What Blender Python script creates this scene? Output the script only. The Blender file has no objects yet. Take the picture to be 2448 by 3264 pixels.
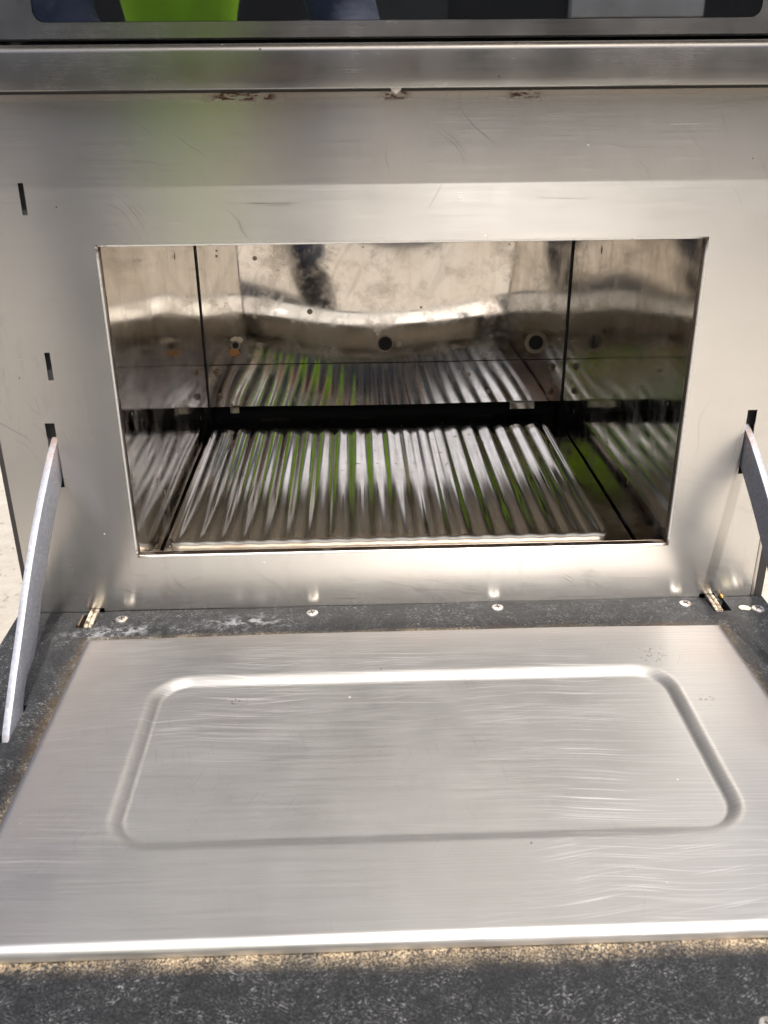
import bpy, bmesh, math, random
from mathutils import Vector, Matrix
random.seed(7)
R = math.radians
sc = bpy.context.scene

# ------------------------------------------------------------------ camera, sky, sun, exposure
CAM_POS = Vector((-0.0334, -0.6222, 0.3709))
PITCH, YAW, ROLL = 0.42933, -0.02927, -0.00947
fw = Vector((-math.sin(YAW) * math.cos(PITCH), math.cos(YAW) * math.cos(PITCH), -math.sin(PITCH)))
r0 = Vector((math.cos(YAW), math.sin(YAW), 0)); u0 = r0.cross(fw)
rt = r0 * math.cos(ROLL) + u0 * math.sin(ROLL); up = rt.cross(fw)
cam_d = bpy.data.cameras.new('camera')
cam_d.sensor_fit = 'HORIZONTAL'; cam_d.sensor_width = 36; cam_d.lens = 2963.0 / 2448 * 36
cam_d.clip_start = 0.01; cam_d.clip_end = 500
cam_d.dof.use_dof = True; cam_d.dof.focus_distance = 0.80; cam_d.dof.aperture_fstop = 24
cam = bpy.data.objects.new('camera', cam_d); sc.collection.objects.link(cam)
cam.matrix_world = Matrix(((rt.x, up.x, -fw.x, CAM_POS.x), (rt.y, up.y, -fw.y, CAM_POS.y), (rt.z, up.z, -fw.z, CAM_POS.z), (0, 0, 0, 1)))
sc.camera = cam

SUN_EL, SUN_AZ = R(59), R(18)          # azimuth measured from -y (in front of the oven) towards +x (right)
sun_dir = Vector((math.sin(SUN_AZ) * math.cos(SUN_EL), -math.cos(SUN_AZ) * math.cos(SUN_EL), math.sin(SUN_EL)))
w = bpy.data.worlds.new('World'); sc.world = w; w.use_nodes = True
nt = w.node_tree
sky = nt.nodes.new('ShaderNodeTexSky'); sky.sky_type = 'NISHITA'; sky.sun_disc = False
sky.dust_density = 6.0; sky.air_density = 1.0; sky.sun_elevation = SUN_EL; sky.sun_rotation = math.atan2(sun_dir.x, sun_dir.y)
bg = nt.nodes['Background']; bg.inputs['Strength'].default_value = 0.13
nt.links.new(sky.outputs[0], bg.inputs[0])
sun_l = bpy.data.lights.new('sun', 'SUN'); sun_l.energy = 4.0; sun_l.angle = R(0.53); sun_l.color = (1.0, 0.96, 0.91)
sun = bpy.data.objects.new('sun', sun_l); sc.collection.objects.link(sun)
sun.rotation_euler = sun_dir.to_track_quat('Z', 'Y').to_euler(); sun.location = (1.5, -2, 3)

sc.view_settings.view_transform = 'Standard'; sc.view_settings.look = 'None'
sc.view_settings.exposure = 0.58; sc.view_settings.gamma = 1.0
try: sc.view_settings.use_curve_mapping = False
except Exception: pass
cy = sc.cycles
cy.max_bounces = 16; cy.glossy_bounces = 14; cy.diffuse_bounces = 4; cy.transmission_bounces = 8
cy.sample_clamp_indirect = 5; cy.caustics_reflective = True; cy.blur_glossy = 0.0
cy.use_denoising = True
try: cy.denoiser = 'OPENIMAGEDENOISE'
except Exception: pass

# ------------------------------------------------------------------ node helpers
class NT:
    def __init__(s, name):
        s.m = bpy.data.materials.new(name); s.m.use_nodes = True
        s.t = s.m.node_tree; s.b = s.t.nodes['Principled BSDF']
    def n(s, typ, ins=None, **kw):
        nd = s.t.nodes.new('ShaderNode' + typ)
        for k, v in kw.items(): setattr(nd, k, v)
        for k, v in (ins or {}).items(): s.set(nd.inputs[k], v)
        return nd
    def set(s, sock, v):
        if isinstance(v, bpy.types.NodeSocket): s.t.links.new(v, sock)
        elif isinstance(v, bpy.types.Node): s.t.links.new(v.outputs[0], sock)
        else: sock.default_value = v
    def bsdf(s, **kw):
        for k, v in kw.items(): s.set(s.b.inputs[k.replace('_', ' ')], v)
    def math(s, op, a, b=0.0, c=None, clamp=False):
        nd = s.n('Math', operation=op, use_clamp=clamp); s.set(nd.inputs[0], a); s.set(nd.inputs[1], b)
        if c is not None: s.set(nd.inputs[2], c)
        return nd.outputs[0]
    def mul(s, a, b): return s.math('MULTIPLY', a, b)
    def add(s, a, b): return s.math('ADD', a, b)
    def sstep(s, v, lo, hi, a=0.0, b=1.0):
        nd = s.n('MapRange', interpolation_type='SMOOTHSTEP')
        for i, x in enumerate((v, lo, hi, a, b)): s.set(nd.inputs[i], x)
        return nd.outputs[0]
    def lin(s, v, lo, hi, a=0.0, b=1.0):
        nd = s.n('MapRange')
        for i, x in enumerate((v, lo, hi, a, b)): s.set(nd.inputs[i], x)
        return nd.outputs[0]
    def mix(s, f, a, b):
        nd = s.n('Mix', data_type='RGBA'); s.set(nd.inputs[0], f)
        for i, x in ((6, a), (7, b)): s.set(nd.inputs[i], (*x, 1) if isinstance(x, tuple) and len(x) == 3 else x)
        return nd.outputs[2]
    def pos(s):
        return s.n('TexCoord').outputs['Object']
    def swz(s, v, order):
        sp = s.n('SeparateXYZ', {0: v}); cb = s.n('CombineXYZ')
        for i, ch in enumerate(order):
            if ch in 'xyz': s.t.links.new(sp.outputs['xyz'.index(ch)], cb.inputs[i])
        return cb.outputs[0]
    def mapv(s, v, scale=(1, 1, 1), rz=0.0, loc=(0, 0, 0)):
        # rotate first, then stretch
        a = s.n('Mapping', {'Vector': v}); a.inputs['Rotation'].default_value = (0, 0, rz); a.inputs['Location'].default_value = loc
        b = s.n('Mapping', {'Vector': a.outputs[0]}); b.inputs['Scale'].default_value = scale
        return b.outputs[0]
    def noise(s, v, scale, detail=3.0, rough=0.55, dist=0.0):
        return s.n('TexNoise', {'Vector': v, 'Scale': scale, 'Detail': detail, 'Roughness': rough, 'Distortion': dist}).outputs[0]
    def vor(s, v, scale, out='Distance', rnd=1.0, feature='F1'):
        return s.n('TexVoronoi', {'Vector': v, 'Scale': scale, 'Randomness': rnd}, feature=feature).outputs[out]
    def bump(s, h, strength, dist, normal=None):
        nd = s.n('Bump', {'Height': h, 'Strength': strength, 'Distance': dist})
        if normal is not None: s.set(nd.inputs['Normal'], normal)
        return nd.outputs[0]

def scratches(m, v, ang, length, width, thr, seed, maskscale=9):
    """thin lines of about `length` by `width` metres, running along direction ang"""
    q = m.mapv(v, (1 / length, 1 / width, 1), ang, (seed * 1.37, seed * 2.11, 0))
    line = m.sstep(m.noise(q, 1.0, 0.0), thr, thr + 0.05)
    mk = m.sstep(m.noise(m.mapv(v, loc=(seed, 3 * seed, 0)), maskscale, 1.0), 0.47, 0.62)
    return m.mul(line, mk)

def brushed(name, plane, base, rough, aniso, scratch_amt=(1.0, 1.0), streak=0.14, extra=None, dust=True, grime=1.0, wide=0.4, wide_rough=0.64, wide_aniso=0.9):
    m = NT(name); p = m.pos(); v = m.swz(p, plane + '_')
    grain = m.noise(m.mapv(v, (14, 2600, 1)), 1.0, 2.0, 0.6)
    grain2 = m.noise(m.mapv(v, (9, 1100, 1), 0.008), 1.0, 3.0, 0.65)
    smud = m.noise(v, 9.0, 4.0, 0.6); smud2 = m.noise(v, 38.0, 3.0, 0.6)
    wq = m.n('TexNoise', {'Vector': v, 'Scale': 11.0, 'Detail': 1.0}); wo = m.n('VectorMath', operation='SCALE'); m.set(wo.inputs[0], wq.outputs['Color']); wo.inputs['Scale'].default_value = 0.012
    wv = m.n('VectorMath', operation='ADD'); m.set(wv.inputs[0], v); m.set(wv.inputs[1], wo.outputs[0]); vv = wv.outputs[0]
    s1 = scratches(m, vv, R(3), 0.11, 0.00035, 0.68, 1, 5); s2 = scratches(m, vv, R(-7), 0.07, 0.00035, 0.71, 5, 6)
    s3 = scratches(m, vv, R(78), 0.030, 0.00045, 0.765, 9, 9); s4 = scratches(m, vv, R(115), 0.032, 0.00045, 0.77, 13, 7)
    light = m.mul(m.math('MAXIMUM', s1, s2), scratch_amt[0]); dark = m.mul(m.math('MAXIMUM', s3, s4), scratch_amt[1])
    rg = m.add(m.lin(grain, 0.3, 0.7, rough - 0.02, rough + 0.025), m.lin(smud, 0.3, 0.7, -0.03 * grime, 0.05 * grime))
    rg = m.add(rg, m.lin(smud2, 0.35, 0.65, -0.012 * grime, 0.02 * grime))
    rg = m.add(rg, m.mul(light, 0.05))
    col = m.mix(m.lin(grain, 0.25, 0.75), tuple(c * 0.95 for c in base), tuple(min(1, c * 1.03) for c in base))
    col = m.mix(m.lin(grain2, 0.3, 0.7, 0.0, streak), col, tuple(c * 0.80 for c in base))
    rg = m.add(rg, m.lin(grain2, 0.3, 0.7, -0.10 * streak, 0.10 * streak))
    col = m.mix(m.sstep(smud, 0.52, 0.75, 0.0, 0.18 * grime), col, (base[0] * 0.86, base[1] * 0.80, base[2] * 0.72))
    col = m.mix(m.mul(dark, 0.5), col, (0.16, 0.155, 0.15))
    col = m.mix(m.mul(light, 0.30), col, (0.85, 0.85, 0.85))
    metal = 1.0
    if dust:
        d = m.vor(v, 95.0, 'Distance'); rndc = m.n('SeparateColor', {0: m.vor(v, 95.0, 'Color')}).outputs[0]
        spk = m.mul(m.math('LESS_THAN', d, m.lin(m.n('SeparateColor', {0: m.vor(v, 95.0, 'Color')}).outputs[1], 0, 1, 0.018, 0.05)), m.math('GREATER_THAN', rndc, 0.95))
        spd = m.mul(m.math('LESS_THAN', d, 0.06), m.math('LESS_THAN', rndc, 0.04))
        col = m.mix(spk, col, (0.85, 0.84, 0.80)); col = m.mix(spd, col, (0.03, 0.025, 0.02))
        metal = m.math('SUBTRACT', 1.0, m.math('MAXIMUM', spk, spd), clamp=True)
        rg = m.add(rg, m.mul(m.math('MAXIMUM', spk, spd), 0.3))
    if extra: col, rg, metal = extra(m, v, col, rg, metal)
    nrm = m.bump(grain, 0.025, 0.0002)
    tan = m.n('CombineXYZ', {0: 0.0, 1: 1.0 if plane[1] == 'y' else 0.0, 2: 1.0 if plane[1] == 'z' else 0.0})   # the lobe spreads across the brush lines
    m.bsdf(Base_Color=col, Roughness=rg, Metallic=metal, Anisotropic=aniso, Tangent=tan.outputs[0], Normal=nrm)
    b2 = m.n('BsdfPrincipled', {'Base Color': col, 'Roughness': m.add(rg, wide_rough - rough), 'Metallic': metal, 'Anisotropic': wide_aniso, 'Tangent': tan.outputs[0], 'Normal': nrm})
    if plane[1] == 'z' and extra: wide = m.lin(m.n('SeparateXYZ', {0: v}).outputs[1], 0.005, 0.06, 0.05, wide)   # broad lobe weakened at the panel foot, imitating the dark frame's reflection
    mx = m.n('MixShader', {0: wide}); m.t.links.new(m.b.outputs[0], mx.inputs[1]); m.t.links.new(b2.outputs[0], mx.inputs[2])
    m.t.links.new(mx.outputs[0], m.t.nodes['Material Output'].inputs['Surface'])
    return m.m

def panel_extra(m, v, col, rg, metal):
    sp = m.n('SeparateXYZ', {0: v}); x, z = sp.outputs[0], sp.outputs[1]
    # brown tide line and rust below the ledge
    nx = m.noise(m.mapv(v, (22, 160, 1)), 1.0, 4.0, 0.65); nx2 = m.noise(m.mapv(v, (120, 420, 1), 0.0, (3, 1, 0)), 1.0, 3.0, 0.7)
    band = m.sstep(z, 0.3625, 0.3672)
    tide = m.mul(band, m.lin(nx, 0.3, 0.7, 0.15, 0.75))
    col = m.mix(m.mul(tide, 0.6), col, (0.36, 0.24, 0.12))
    def patch(cx, hw):
        return m.sstep(m.math('ABSOLUTE', m.math('SUBTRACT', x, cx)), hw, hw * 0.5)
    pr = m.math('MAXIMUM', m.math('MAXIMUM', patch(-0.098, 0.028), patch(0.074, 0.013)), patch(-0.006, 0.011))
    rust = m.mul(m.mul(m.sstep(nx2, 0.46, 0.53), pr), m.sstep(z, 0.3625, 0.3645))
    col = m.mix(rust, col, (0.055, 0.018, 0.008))
    metal = m.mul(metal, m.math('SUBTRACT', 1.0, m.math('MAXIMUM', rust, m.mul(tide, 0.35))))
    # long dark hairlines, scuffs and dried runs
    wn_ = m.n('TexNoise', {'Vector': v, 'Scale': 14.0, 'Detail': 2.0}); wo_ = m.n('VectorMath', operation='SCALE'); m.set(wo_.inputs[0], wn_.outputs['Color']); wo_.inputs['Scale'].default_value = 0.05
    wa_ = m.n('VectorMath', operation='ADD'); m.set(wa_.inputs[0], v); m.set(wa_.inputs[1], wo_.outputs[0]); cv = wa_.outputs[0]
    hl = m.math('MAXIMUM', m.math('MAXIMUM', scratches(m, cv, R(50), 0.05, 0.0009, 0.745, 41, 8), scratches(m, cv, R(105), 0.06, 0.0009, 0.75, 47, 8)), scratches(m, cv, R(8), 0.05, 0.0010, 0.745, 53, 8))
    col = m.mix(m.mul(hl, 0.45), col, (0.22, 0.21, 0.20))
    run = m.sstep(m.noise(m.mapv(v, (130, 7, 1), 0.0, (2, 7, 0)), 1.0, 3.0, 0.6), 0.58, 0.74)
    col = m.mix(m.mul(run, 0.16), col, (0.40, 0.36, 0.30)); rg = m.add(rg, m.mul(run, 0.02))
    blot = m.sstep(m.noise(v, 28.0, 5.0, 0.7), 0.50, 0.74); rg = m.add(rg, m.mul(blot, 0.015)); col = m.mix(m.mul(blot, 0.12), col, (0.45, 0.42, 0.37))
    # dark streaks: scuffs in the upper band, painted frame reflection at the foot
    st = m.sstep(m.noise(m.mapv(v, (16, 330, 1), 0.02, (5, 2, 0)), 1.0, 3.0, 0.6), 0.60, 0.70)
    bz = m.math('MAXIMUM', m.mul(m.sstep(z, 0.300, 0.303), m.sstep(z, 0.3075, 0.305)), m.sstep(z, 0.030, 0.012))
    col = m.mix(m.mul(m.mul(st, bz), 0.55), col, (0.07, 0.065, 0.06))
    foot = m.mul(m.sstep(z, 0.05, 0.02), m.sstep(x, -0.06, 0.02, 0.35, 1.0))
    cr = m.math('MAXIMUM', scratches(m, v, R(38), 0.022, 0.0004, 0.70, 21, 20), m.math('MAXIMUM', scratches(m, v, R(64), 0.02, 0.0004, 0.71, 27, 20), scratches(m, v, R(12), 0.03, 0.0004, 0.70, 33, 20)))
    col = m.mix(m.mul(m.mul(cr, foot), 0.75), col, (0.06, 0.06, 0.06))
    return col, rg, metal

def plate_extra(m, v, col, rg, metal):
    sp = m.n('SeparateXYZ', {0: v}); x, y = sp.outputs[0], sp.outputs[1]
    # heat tint towards the sides and the rear, brushed marks across the short sides, a few burnt flecks
    n = m.noise(m.mapv(v, (7, 12, 1), 0.3), 1.0, 4.0, 0.6)
    side = m.sstep(m.math('ABSOLUTE', x), 0.155, 0.235); rear = m.sstep(y, -0.085, -0.045)
    col = m.mix(m.mul(m.math('MAXIMUM', side, m.mul(rear, 0.7)), m.lin(n, 0.3, 0.7, 0.2, 0.8)), col, (0.335, 0.295, 0.275))
    fl = m.noise(v, 330.0, 3.0, 0.7)
    d1 = m.sstep(m.n('VectorMath', {0: v, 1: (0.168, -0.082, 0)}, operation='DISTANCE').outputs['Value'], 0.016, 0.004)
    d2 = m.sstep(m.n('VectorMath', {0: v, 1: (-0.115, -0.118, 0)}, operation='DISTANCE').outputs['Value'], 0.008, 0.002)
    d3 = m.sstep(m.n('VectorMath', {0: v, 1: (0.188, -0.135, 0)}, operation='DISTANCE').outputs['Value'], 0.007, 0.002)
    b = m.mul(m.sstep(fl, 0.56, 0.62), m.math('MAXIMUM', d1, m.math('MAXIMUM', d2, d3)))
    col = m.mix(m.mul(b, 0.8), col, (0.05, 0.035, 0.025))
    rim = m.sstep(y, -0.3066, -0.3088)            # sun highlight along the front bend, painted in as brighter colour
    col = m.mix(rim, col, (0.70, 0.69, 0.67)); rg = m.math('SUBTRACT', rg, m.mul(rim, 0.16))
    return col, rg, m.math('SUBTRACT', metal, m.mul(b, 0.5), clamp=True)

STEEL = (0.60, 0.585, 0.56)
M = {}
M['panel'] = brushed('brushed_panel_steel', 'xz', (0.66, 0.645, 0.615), 0.22, 0.86, (0.05, 0.9), 0.12, panel_extra, grime=0.4, wide=0.21, wide_rough=0.47, wide_aniso=0.88)
M['plate'] = brushed('brushed_door_steel', 'xy', (0.33, 0.329, 0.322), 0.50, 0.55, (1.3, 1.2), 0.6, plate_extra, grime=0.8, wide=0.25, wide_rough=0.68, wide_aniso=0.0)
M['ledge'] = brushed('brushed_ledge_steel', 'xz', (0.31, 0.305, 0.29), 0.20, 0.80, (0.15, 0.3), 0.2, grime=1.6, wide=0.12, wide_rough=0.5)

def simple(name, col, rough, metal=0.0, **kw):
    m = NT(name); m.bsdf(Base_Color=(*col, 1), Roughness=rough, Metallic=metal, **kw); return m.m

def cavity_mat(name, plane, base, rough, spots=1.0, rusty=0.0):
    m = NT(name); p = m.pos(); v = m.swz(p, plane + '_')
    big = m.noise(v, 14.0, 5.0, 0.65); streak = m.noise(m.mapv(v, (90, 7, 1)), 1.0, 4.0, 0.6); fine = m.noise(v, 190.0, 3.0)
    col = m.mix(m.lin(big, 0.3, 0.7), base, (base[0] * 0.82, base[1] * 0.79, base[2] * 0.74))
    col = m.mix(m.sstep(streak, 0.5, 0.72, 0.0, 0.35), col, (base[0] * 0.62, base[1] * 0.56, base[2] * 0.48))
    d = m.vor(v, 52.0, 'Distance'); rc = m.n('SeparateColor', {0: m.vor(v, 52.0, 'Color')})
    rad = m.lin(rc.outputs[1], 0, 1, 0.05, 0.20)
    sp = m.mul(m.sstep(m.math('SUBTRACT', rad, d), 0.0, 0.03), m.math('GREATER_THAN', rc.outputs[0], 1 - 0.30 * spots))
    col = m.mix(m.mul(sp, 0.75), col, (0.12, 0.075, 0.04))
    rg = m.add(m.lin(big, 0.3, 0.7, rough, rough + 0.04), m.mul(m.sstep(fine, 0.5, 0.75), 0.04))
    rg = m.add(rg, m.mul(sp, 0.3))
    if rusty:
        col = m.mix(m.mul(m.sstep(m.noise(v, 30.0, 4.0), 0.45, 0.6), rusty), col, (0.16, 0.09, 0.05))
    film = m.mul(m.sstep(m.noise(m.mapv(v, (1, 1, 1), 0.4), 23.0, 5.0, 0.7), 0.45, 0.68), 0.30)
    wipe = m.mul(m.sstep(m.noise(m.mapv(v, (60, 9, 1), 0.5), 1.0, 3.0, 0.6), 0.52, 0.70), 0.14)
    fm = m.math('MAXIMUM', film, wipe)
    m.bsdf(Base_Color=m.mix(fm, col, (0.40, 0.34, 0.26)), Roughness=m.add(rg, m.mul(fm, 0.25)), Metallic=m.math('SUBTRACT', 1.0, m.math('MAXIMUM', fm, m.mul(sp, 0.6)), clamp=True))
    return m.m
CAV = (0.68, 0.655, 0.62)
M['cav_back'] = cavity_mat('polished_back_steel', 'xz', CAV, 0.02, 1.0)
M['cav_side'] = cavity_mat('polished_side_steel', 'yz', (0.60, 0.565, 0.52), 0.05, 0.9)
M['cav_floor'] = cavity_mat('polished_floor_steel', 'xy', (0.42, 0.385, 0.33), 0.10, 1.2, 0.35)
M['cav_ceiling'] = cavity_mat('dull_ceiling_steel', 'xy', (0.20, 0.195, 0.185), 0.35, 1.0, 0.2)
def lip_mat(name, base, rough):
    m = NT(name); p = m.pos(); sp = m.n('SeparateXYZ', {0: p}); x, z = m.math('ABSOLUTE', sp.outputs[0]), m.math('ABSOLUTE', m.math('SUBTRACT', sp.outputs[2], 0.16625))
    cor = m.mul(m.sstep(x, 0.186, 0.199), m.sstep(z, 0.098, 0.112)); n = m.noise(p, 260.0, 4.0, 0.7); n2 = m.noise(p, 60.0, 4.0, 0.7)
    d = m.math('MAXIMUM', m.mul(cor, m.sstep(n, 0.35, 0.5)), m.mul(m.sstep(n2, 0.56, 0.68), 0.5))
    m.bsdf(Base_Color=m.mix(d, base, (0.05, 0.03, 0.018)), Roughness=m.add(rough, m.mul(d, 0.3)), Metallic=m.math('SUBTRACT', 1.0, m.mul(d, 0.8))); return m.m
M['lip'] = lip_mat('bent_lip_steel', (0.80, 0.79, 0.77), 0.40)
M['edge'] = simple('bright_cut_edge', (0.68, 0.66, 0.63), 0.38, 1.0)
M['flange'] = lip_mat('stained_flange_steel', (0.30, 0.25, 0.21), 0.28)
M['black'] = simple('black_void', (0.004, 0.004, 0.004), 0.8)
M['gasket'] = simple('dark_gasket', (0.022, 0.020, 0.019), 0.55)
M['casing'] = simple('dark_casing', (0.05, 0.05, 0.052), 0.5)
M['hinge'] = None

def tray_mat():
    m = NT('polished_tray_metal'); v = m.pos()
    big = m.noise(v, 30.0, 4.0, 0.6); st = m.noise(m.mapv(v, (160, 5, 1)), 1.0, 3.0)
    col = m.mix(m.lin(big, 0.35, 0.7), (0.90, 0.895, 0.88), (0.78, 0.765, 0.73))
    sp = m.sstep(m.noise(v, 120.0, 2.0), 0.68, 0.74); sp = m.mul(sp, m.sstep(m.n('SeparateXYZ', {0: v}).outputs[1], 0.18, 0.30))
    col = m.mix(m.mul(sp, 0.7), col, (0.22, 0.16, 0.10))
    m.bsdf(Base_Color=col, Roughness=m.add(m.add(m.lin(st, 0.3, 0.7, 0.08, 0.15), m.mul(sp, 0.2)), m.sstep(m.n('SeparateXYZ', {0: v}).outputs[1], 0.080, 0.0755, 0.0, 0.32)), Metallic=1.0)
    return m.m
M['tray'] = tray_mat()

def galvanised():
    m = NT('dull_zinc_arm'); v = m.pos()
    n1 = m.noise(v, 60.0, 4.0); n2 = m.noise(v, 400.0, 2.0); sp = m.sstep(m.vor(v, 140.0), 0.13, 0.08)
    col = m.mix(m.lin(n1, 0.3, 0.7), (0.26, 0.275, 0.32), (0.34, 0.35, 0.395))
    col = m.mix(m.lin(n2, 0.35, 0.7, 0, 0.6), col, (0.17, 0.18, 0.21)); col = m.mix(m.mul(sp, 0.3), col, (0.75, 0.76, 0.80))
    rs = m.n('Attribute', attribute_name='rust').outputs['Fac']
    rs = m.mul(rs, m.sstep(m.noise(v, 260.0, 3.0), 0.38, 0.55))
    col = m.mix(m.mul(rs, 0.7), col, (0.22, 0.11, 0.04))
    m.bsdf(Base_Color=col, Roughness=m.lin(n1, 0.3, 0.7, 0.48, 0.62), Metallic=m.math('SUBTRACT', 0.45, m.mul(rs, 0.45)), Normal=m.bump(n2, 0.15, 0.0005))
    return m.m
M['arm'] = galvanised()

def hinge_mat():
    m = NT('grimy_hinge_steel'); v = m.pos()
    n = m.noise(v, 240.0, 4.0, 0.65)
    col = m.mix(m.sstep(n, 0.42, 0.62), (0.66, 0.60, 0.48), (0.14, 0.09, 0.05))
    m.bsdf(Base_Color=col, Roughness=0.42, Metallic=0.6, Normal=m.bump(n, 0.3, 0.0006)); return m.m
M['hinge'] = hinge_mat()

def composite():
    m = NT('fibre_composite'); p = m.pos()
    warp = m.n('TexNoise', {'Vector': p, 'Scale': 40.0, 'Detail': 3.0})
    wp = m.n('VectorMath', operation='SUBTRACT'); m.set(wp.inputs[0], warp.outputs['Color']); wp.inputs[1].default_value = (0.5, 0.5, 0.5)
    ws = m.n('VectorMath', operation='SCALE'); m.set(ws.inputs[0], wp.outputs[0]); ws.inputs['Scale'].default_value = 0.005
    pw = m.n('VectorMath', operation='ADD'); m.set(pw.inputs[0], p); m.set(pw.inputs[1], ws.outputs[0]); pw = pw.outputs[0]
    sel = m.sstep(m.noise(p, 26.0, 2.0), 0.42, 0.58)
    def layer(rz, sx, sy, seed, det=2.0):
        return m.noise(m.mapv(pw, (sx, sy, 300), rz, (seed, seed, 0)), 1.0, det, 0.6)
    a0 = layer(R(28), 420, 1250, 1.7); b0 = layer(R(-24), 430, 1250, 6.3); c0 = layer(R(80), 800, 1250, 11.0)
    va = m.lin(m.n('Mix', {0: sel, 2: a0, 3: b0}).outputs[0], 0.3, 0.7); vb = m.lin(c0, 0.3, 0.7)
    v1 = m.sstep(va, 0.62, 0.88); v2 = m.sstep(vb, 0.74, 0.92); dk = m.noise(p, 190.0, 3.0, 0.7)
    val = m.add(m.mul(v1, 0.55), m.mul(v2, 0.55))
    clump = m.noise(p, 60.0, 4.0, 0.65)
    val = m.mul(m.mul(val, m.lin(clump, 0.38, 0.66, 0.04, 1.2)), m.lin(dk, 0.35, 0.65, 0.15, 1.25))
    fn = m.noise(p, 900.0, 2.0)
    base = m.mix(m.lin(fn, 0.35, 0.7), (0.006, 0.0065, 0.007), (0.022, 0.023, 0.025))
    col = m.mix(m.math('MINIMUM', val, 1.0), base, (0.25, 0.253, 0.26))
    wear = m.n('Attribute', attribute_name='wear').outputs['Fac']
    wbig = m.noise(p, 22.0, 3.0, 0.6); wn = m.mul(m.mul(wear, m.lin(wbig, 0.36, 0.60, 0.25, 1.0)), m.sstep(m.add(m.mul(vb, 0.6), m.mul(clump, 0.6)), 0.46, 0.74))
    wcol = m.mix(va, (0.10, 0.055, 0.025), (0.62, 0.50, 0.33))
    col = m.mix(wn, col, wcol)
    grime = m.n('Attribute', attribute_name='grime').outputs['Fac']
    gn = m.mul(grime, m.sstep(m.noise(p, 85.0, 4.0), 0.40, 0.60))
    col = m.mix(m.mul(gn, 0.85), col, (0.035, 0.020, 0.010))
    pale = m.n('Attribute', attribute_name='pale').outputs['Fac']
    pn = m.mul(pale, m.sstep(m.noise(m.mapv(p, (1, 1, 1)), 120.0, 4.0, 0.7), 0.45, 0.62))
    col = m.mix(m.mul(pn, 0.7), col, (0.34, 0.35, 0.37))
    h = m.add(m.mul(va, 0.6), m.mul(vb, 0.5))
    nrm = m.bump(h, 0.28, 0.0012)
    nrm = m.bump(m.noise(p, 320.0, 3.0), 0.2, 0.0008, nrm)
    m.bsdf(Base_Color=col, Roughness=m.lin(vb, 0, 1, 0.34, 0.70), Normal=nrm)
    m.b.inputs['Specular IOR Level'].default_value = 0.22
    return m.m
M['composite'] = composite()

def screw_mat():
    m = NT('worn_screw_steel'); v = m.pos(); n = m.noise(v, 300.0, 3.0)
    m.bsdf(Base_Color=m.mix(m.sstep(n, 0.45, 0.7), (0.58, 0.56, 0.53), (0.30, 0.26, 0.22)), Roughness=0.45, Metallic=1.0); return m.m
M['screw'] = screw_mat()
M['recess'] = simple('screw_recess', (0.02, 0.016, 0.014), 0.6)
M['old_screw'] = simple('browned_screw', (0.20, 0.15, 0.11), 0.4, 0.9)
M['ring'] = simple('scaled_hole_ring', (0.24, 0.20, 0.14), 0.55, 0.6)
M['rust'] = simple('orange_rust', (0.36, 0.17, 0.05), 0.75)
M['scale'] = simple('pale_scale', (0.50, 0.45, 0.34), 0.6)
M['cream'] = simple('cream_paint_spot', (0.62, 0.56, 0.38), 0.6)
M['brass'] = simple('brass_tip', (0.60, 0.34, 0.10), 0.3, 1.0)

def glass_mat():
    m = NT('dark_mirror_glass')
    m.bsdf(Base_Color=(0.010, 0.011, 0.012, 1), Roughness=0.02, IOR=1.5)
    m.b.inputs['Coat Weight'].default_value = 1.0; m.b.inputs['Coat IOR'].default_value = 3.8; m.b.inputs['Coat Roughness'].default_value = 0.015
    return m.m
M['glass'] = glass_mat()

def concrete():
    m = NT('sunlit_concrete'); p = m.pos()
    n1 = m.noise(p, 1.3, 5.0, 0.6); n2 = m.noise(p, 34.0, 5.0, 0.65); n3 = m.noise(p, 260.0, 3.0, 0.6)
    col = m.mix(m.lin(n1, 0.3, 0.7), (0.45, 0.415, 0.36), (0.38, 0.35, 0.30))
    col = m.mix(m.lin(n2, 0.35, 0.7, 0, 0.45), col, (0.27, 0.23, 0.18))
    pit = m.sstep(m.noise(m.mapv(p, (1, 1, 1)), 130.0, 4.0, 0.7), 0.60, 0.70)
    col = m.mix(m.mul(pit, 0.6), col, (0.14, 0.12, 0.095)); col = m.mix(m.sstep(n3, 0.58, 0.75, 0, 0.5), col, (0.62, 0.57, 0.48))
    h = m.add(m.mul(n2, 0.5), m.math('SUBTRACT', m.mul(n3, 0.35), pit))
    m.bsdf(Base_Color=col, Roughness=0.85, Normal=m.bump(h, 0.6, 0.004)); return m.m
M['ground'] = concrete()

def cloth(name, col, scale):
    m = NT(name); v = m.pos(); n = m.noise(v, scale, 4.0, 0.6)
    m.bsdf(Base_Color=m.mix(m.lin(n, 0.3, 0.7), tuple(c * 0.8 for c in col), tuple(c * 1.15 for c in col)), Roughness=0.85, Normal=m.bump(n, 0.4, 0.01))
    return m.m
M['green'] = cloth('lime_green_cloth', (0.42, 0.86, 0.015), 9.0)
M['jeans'] = cloth('dark_blue_denim', (0.035, 0.05, 0.10), 25.0)
M['skin'] = cloth('skin', (0.50, 0.30, 0.21), 20.0)
M['hair'] = cloth('brown_hair', (0.05, 0.03, 0.02), 60.0)
M['boot'] = cloth('dark_boot_leather', (0.03, 0.025, 0.022), 40.0)
M['wall'] = cloth('dark_painted_wall', (0.022, 0.022, 0.024), 3.0)
M['grey'] = cloth('grey_door_paint', (0.06, 0.063, 0.063), 3.0)
M['white'] = cloth('white_bar_paint', (0.6, 0.6, 0.58), 6.0)
M['phone'] = simple('black_phone', (0.01, 0.01, 0.012), 0.2)

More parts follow.
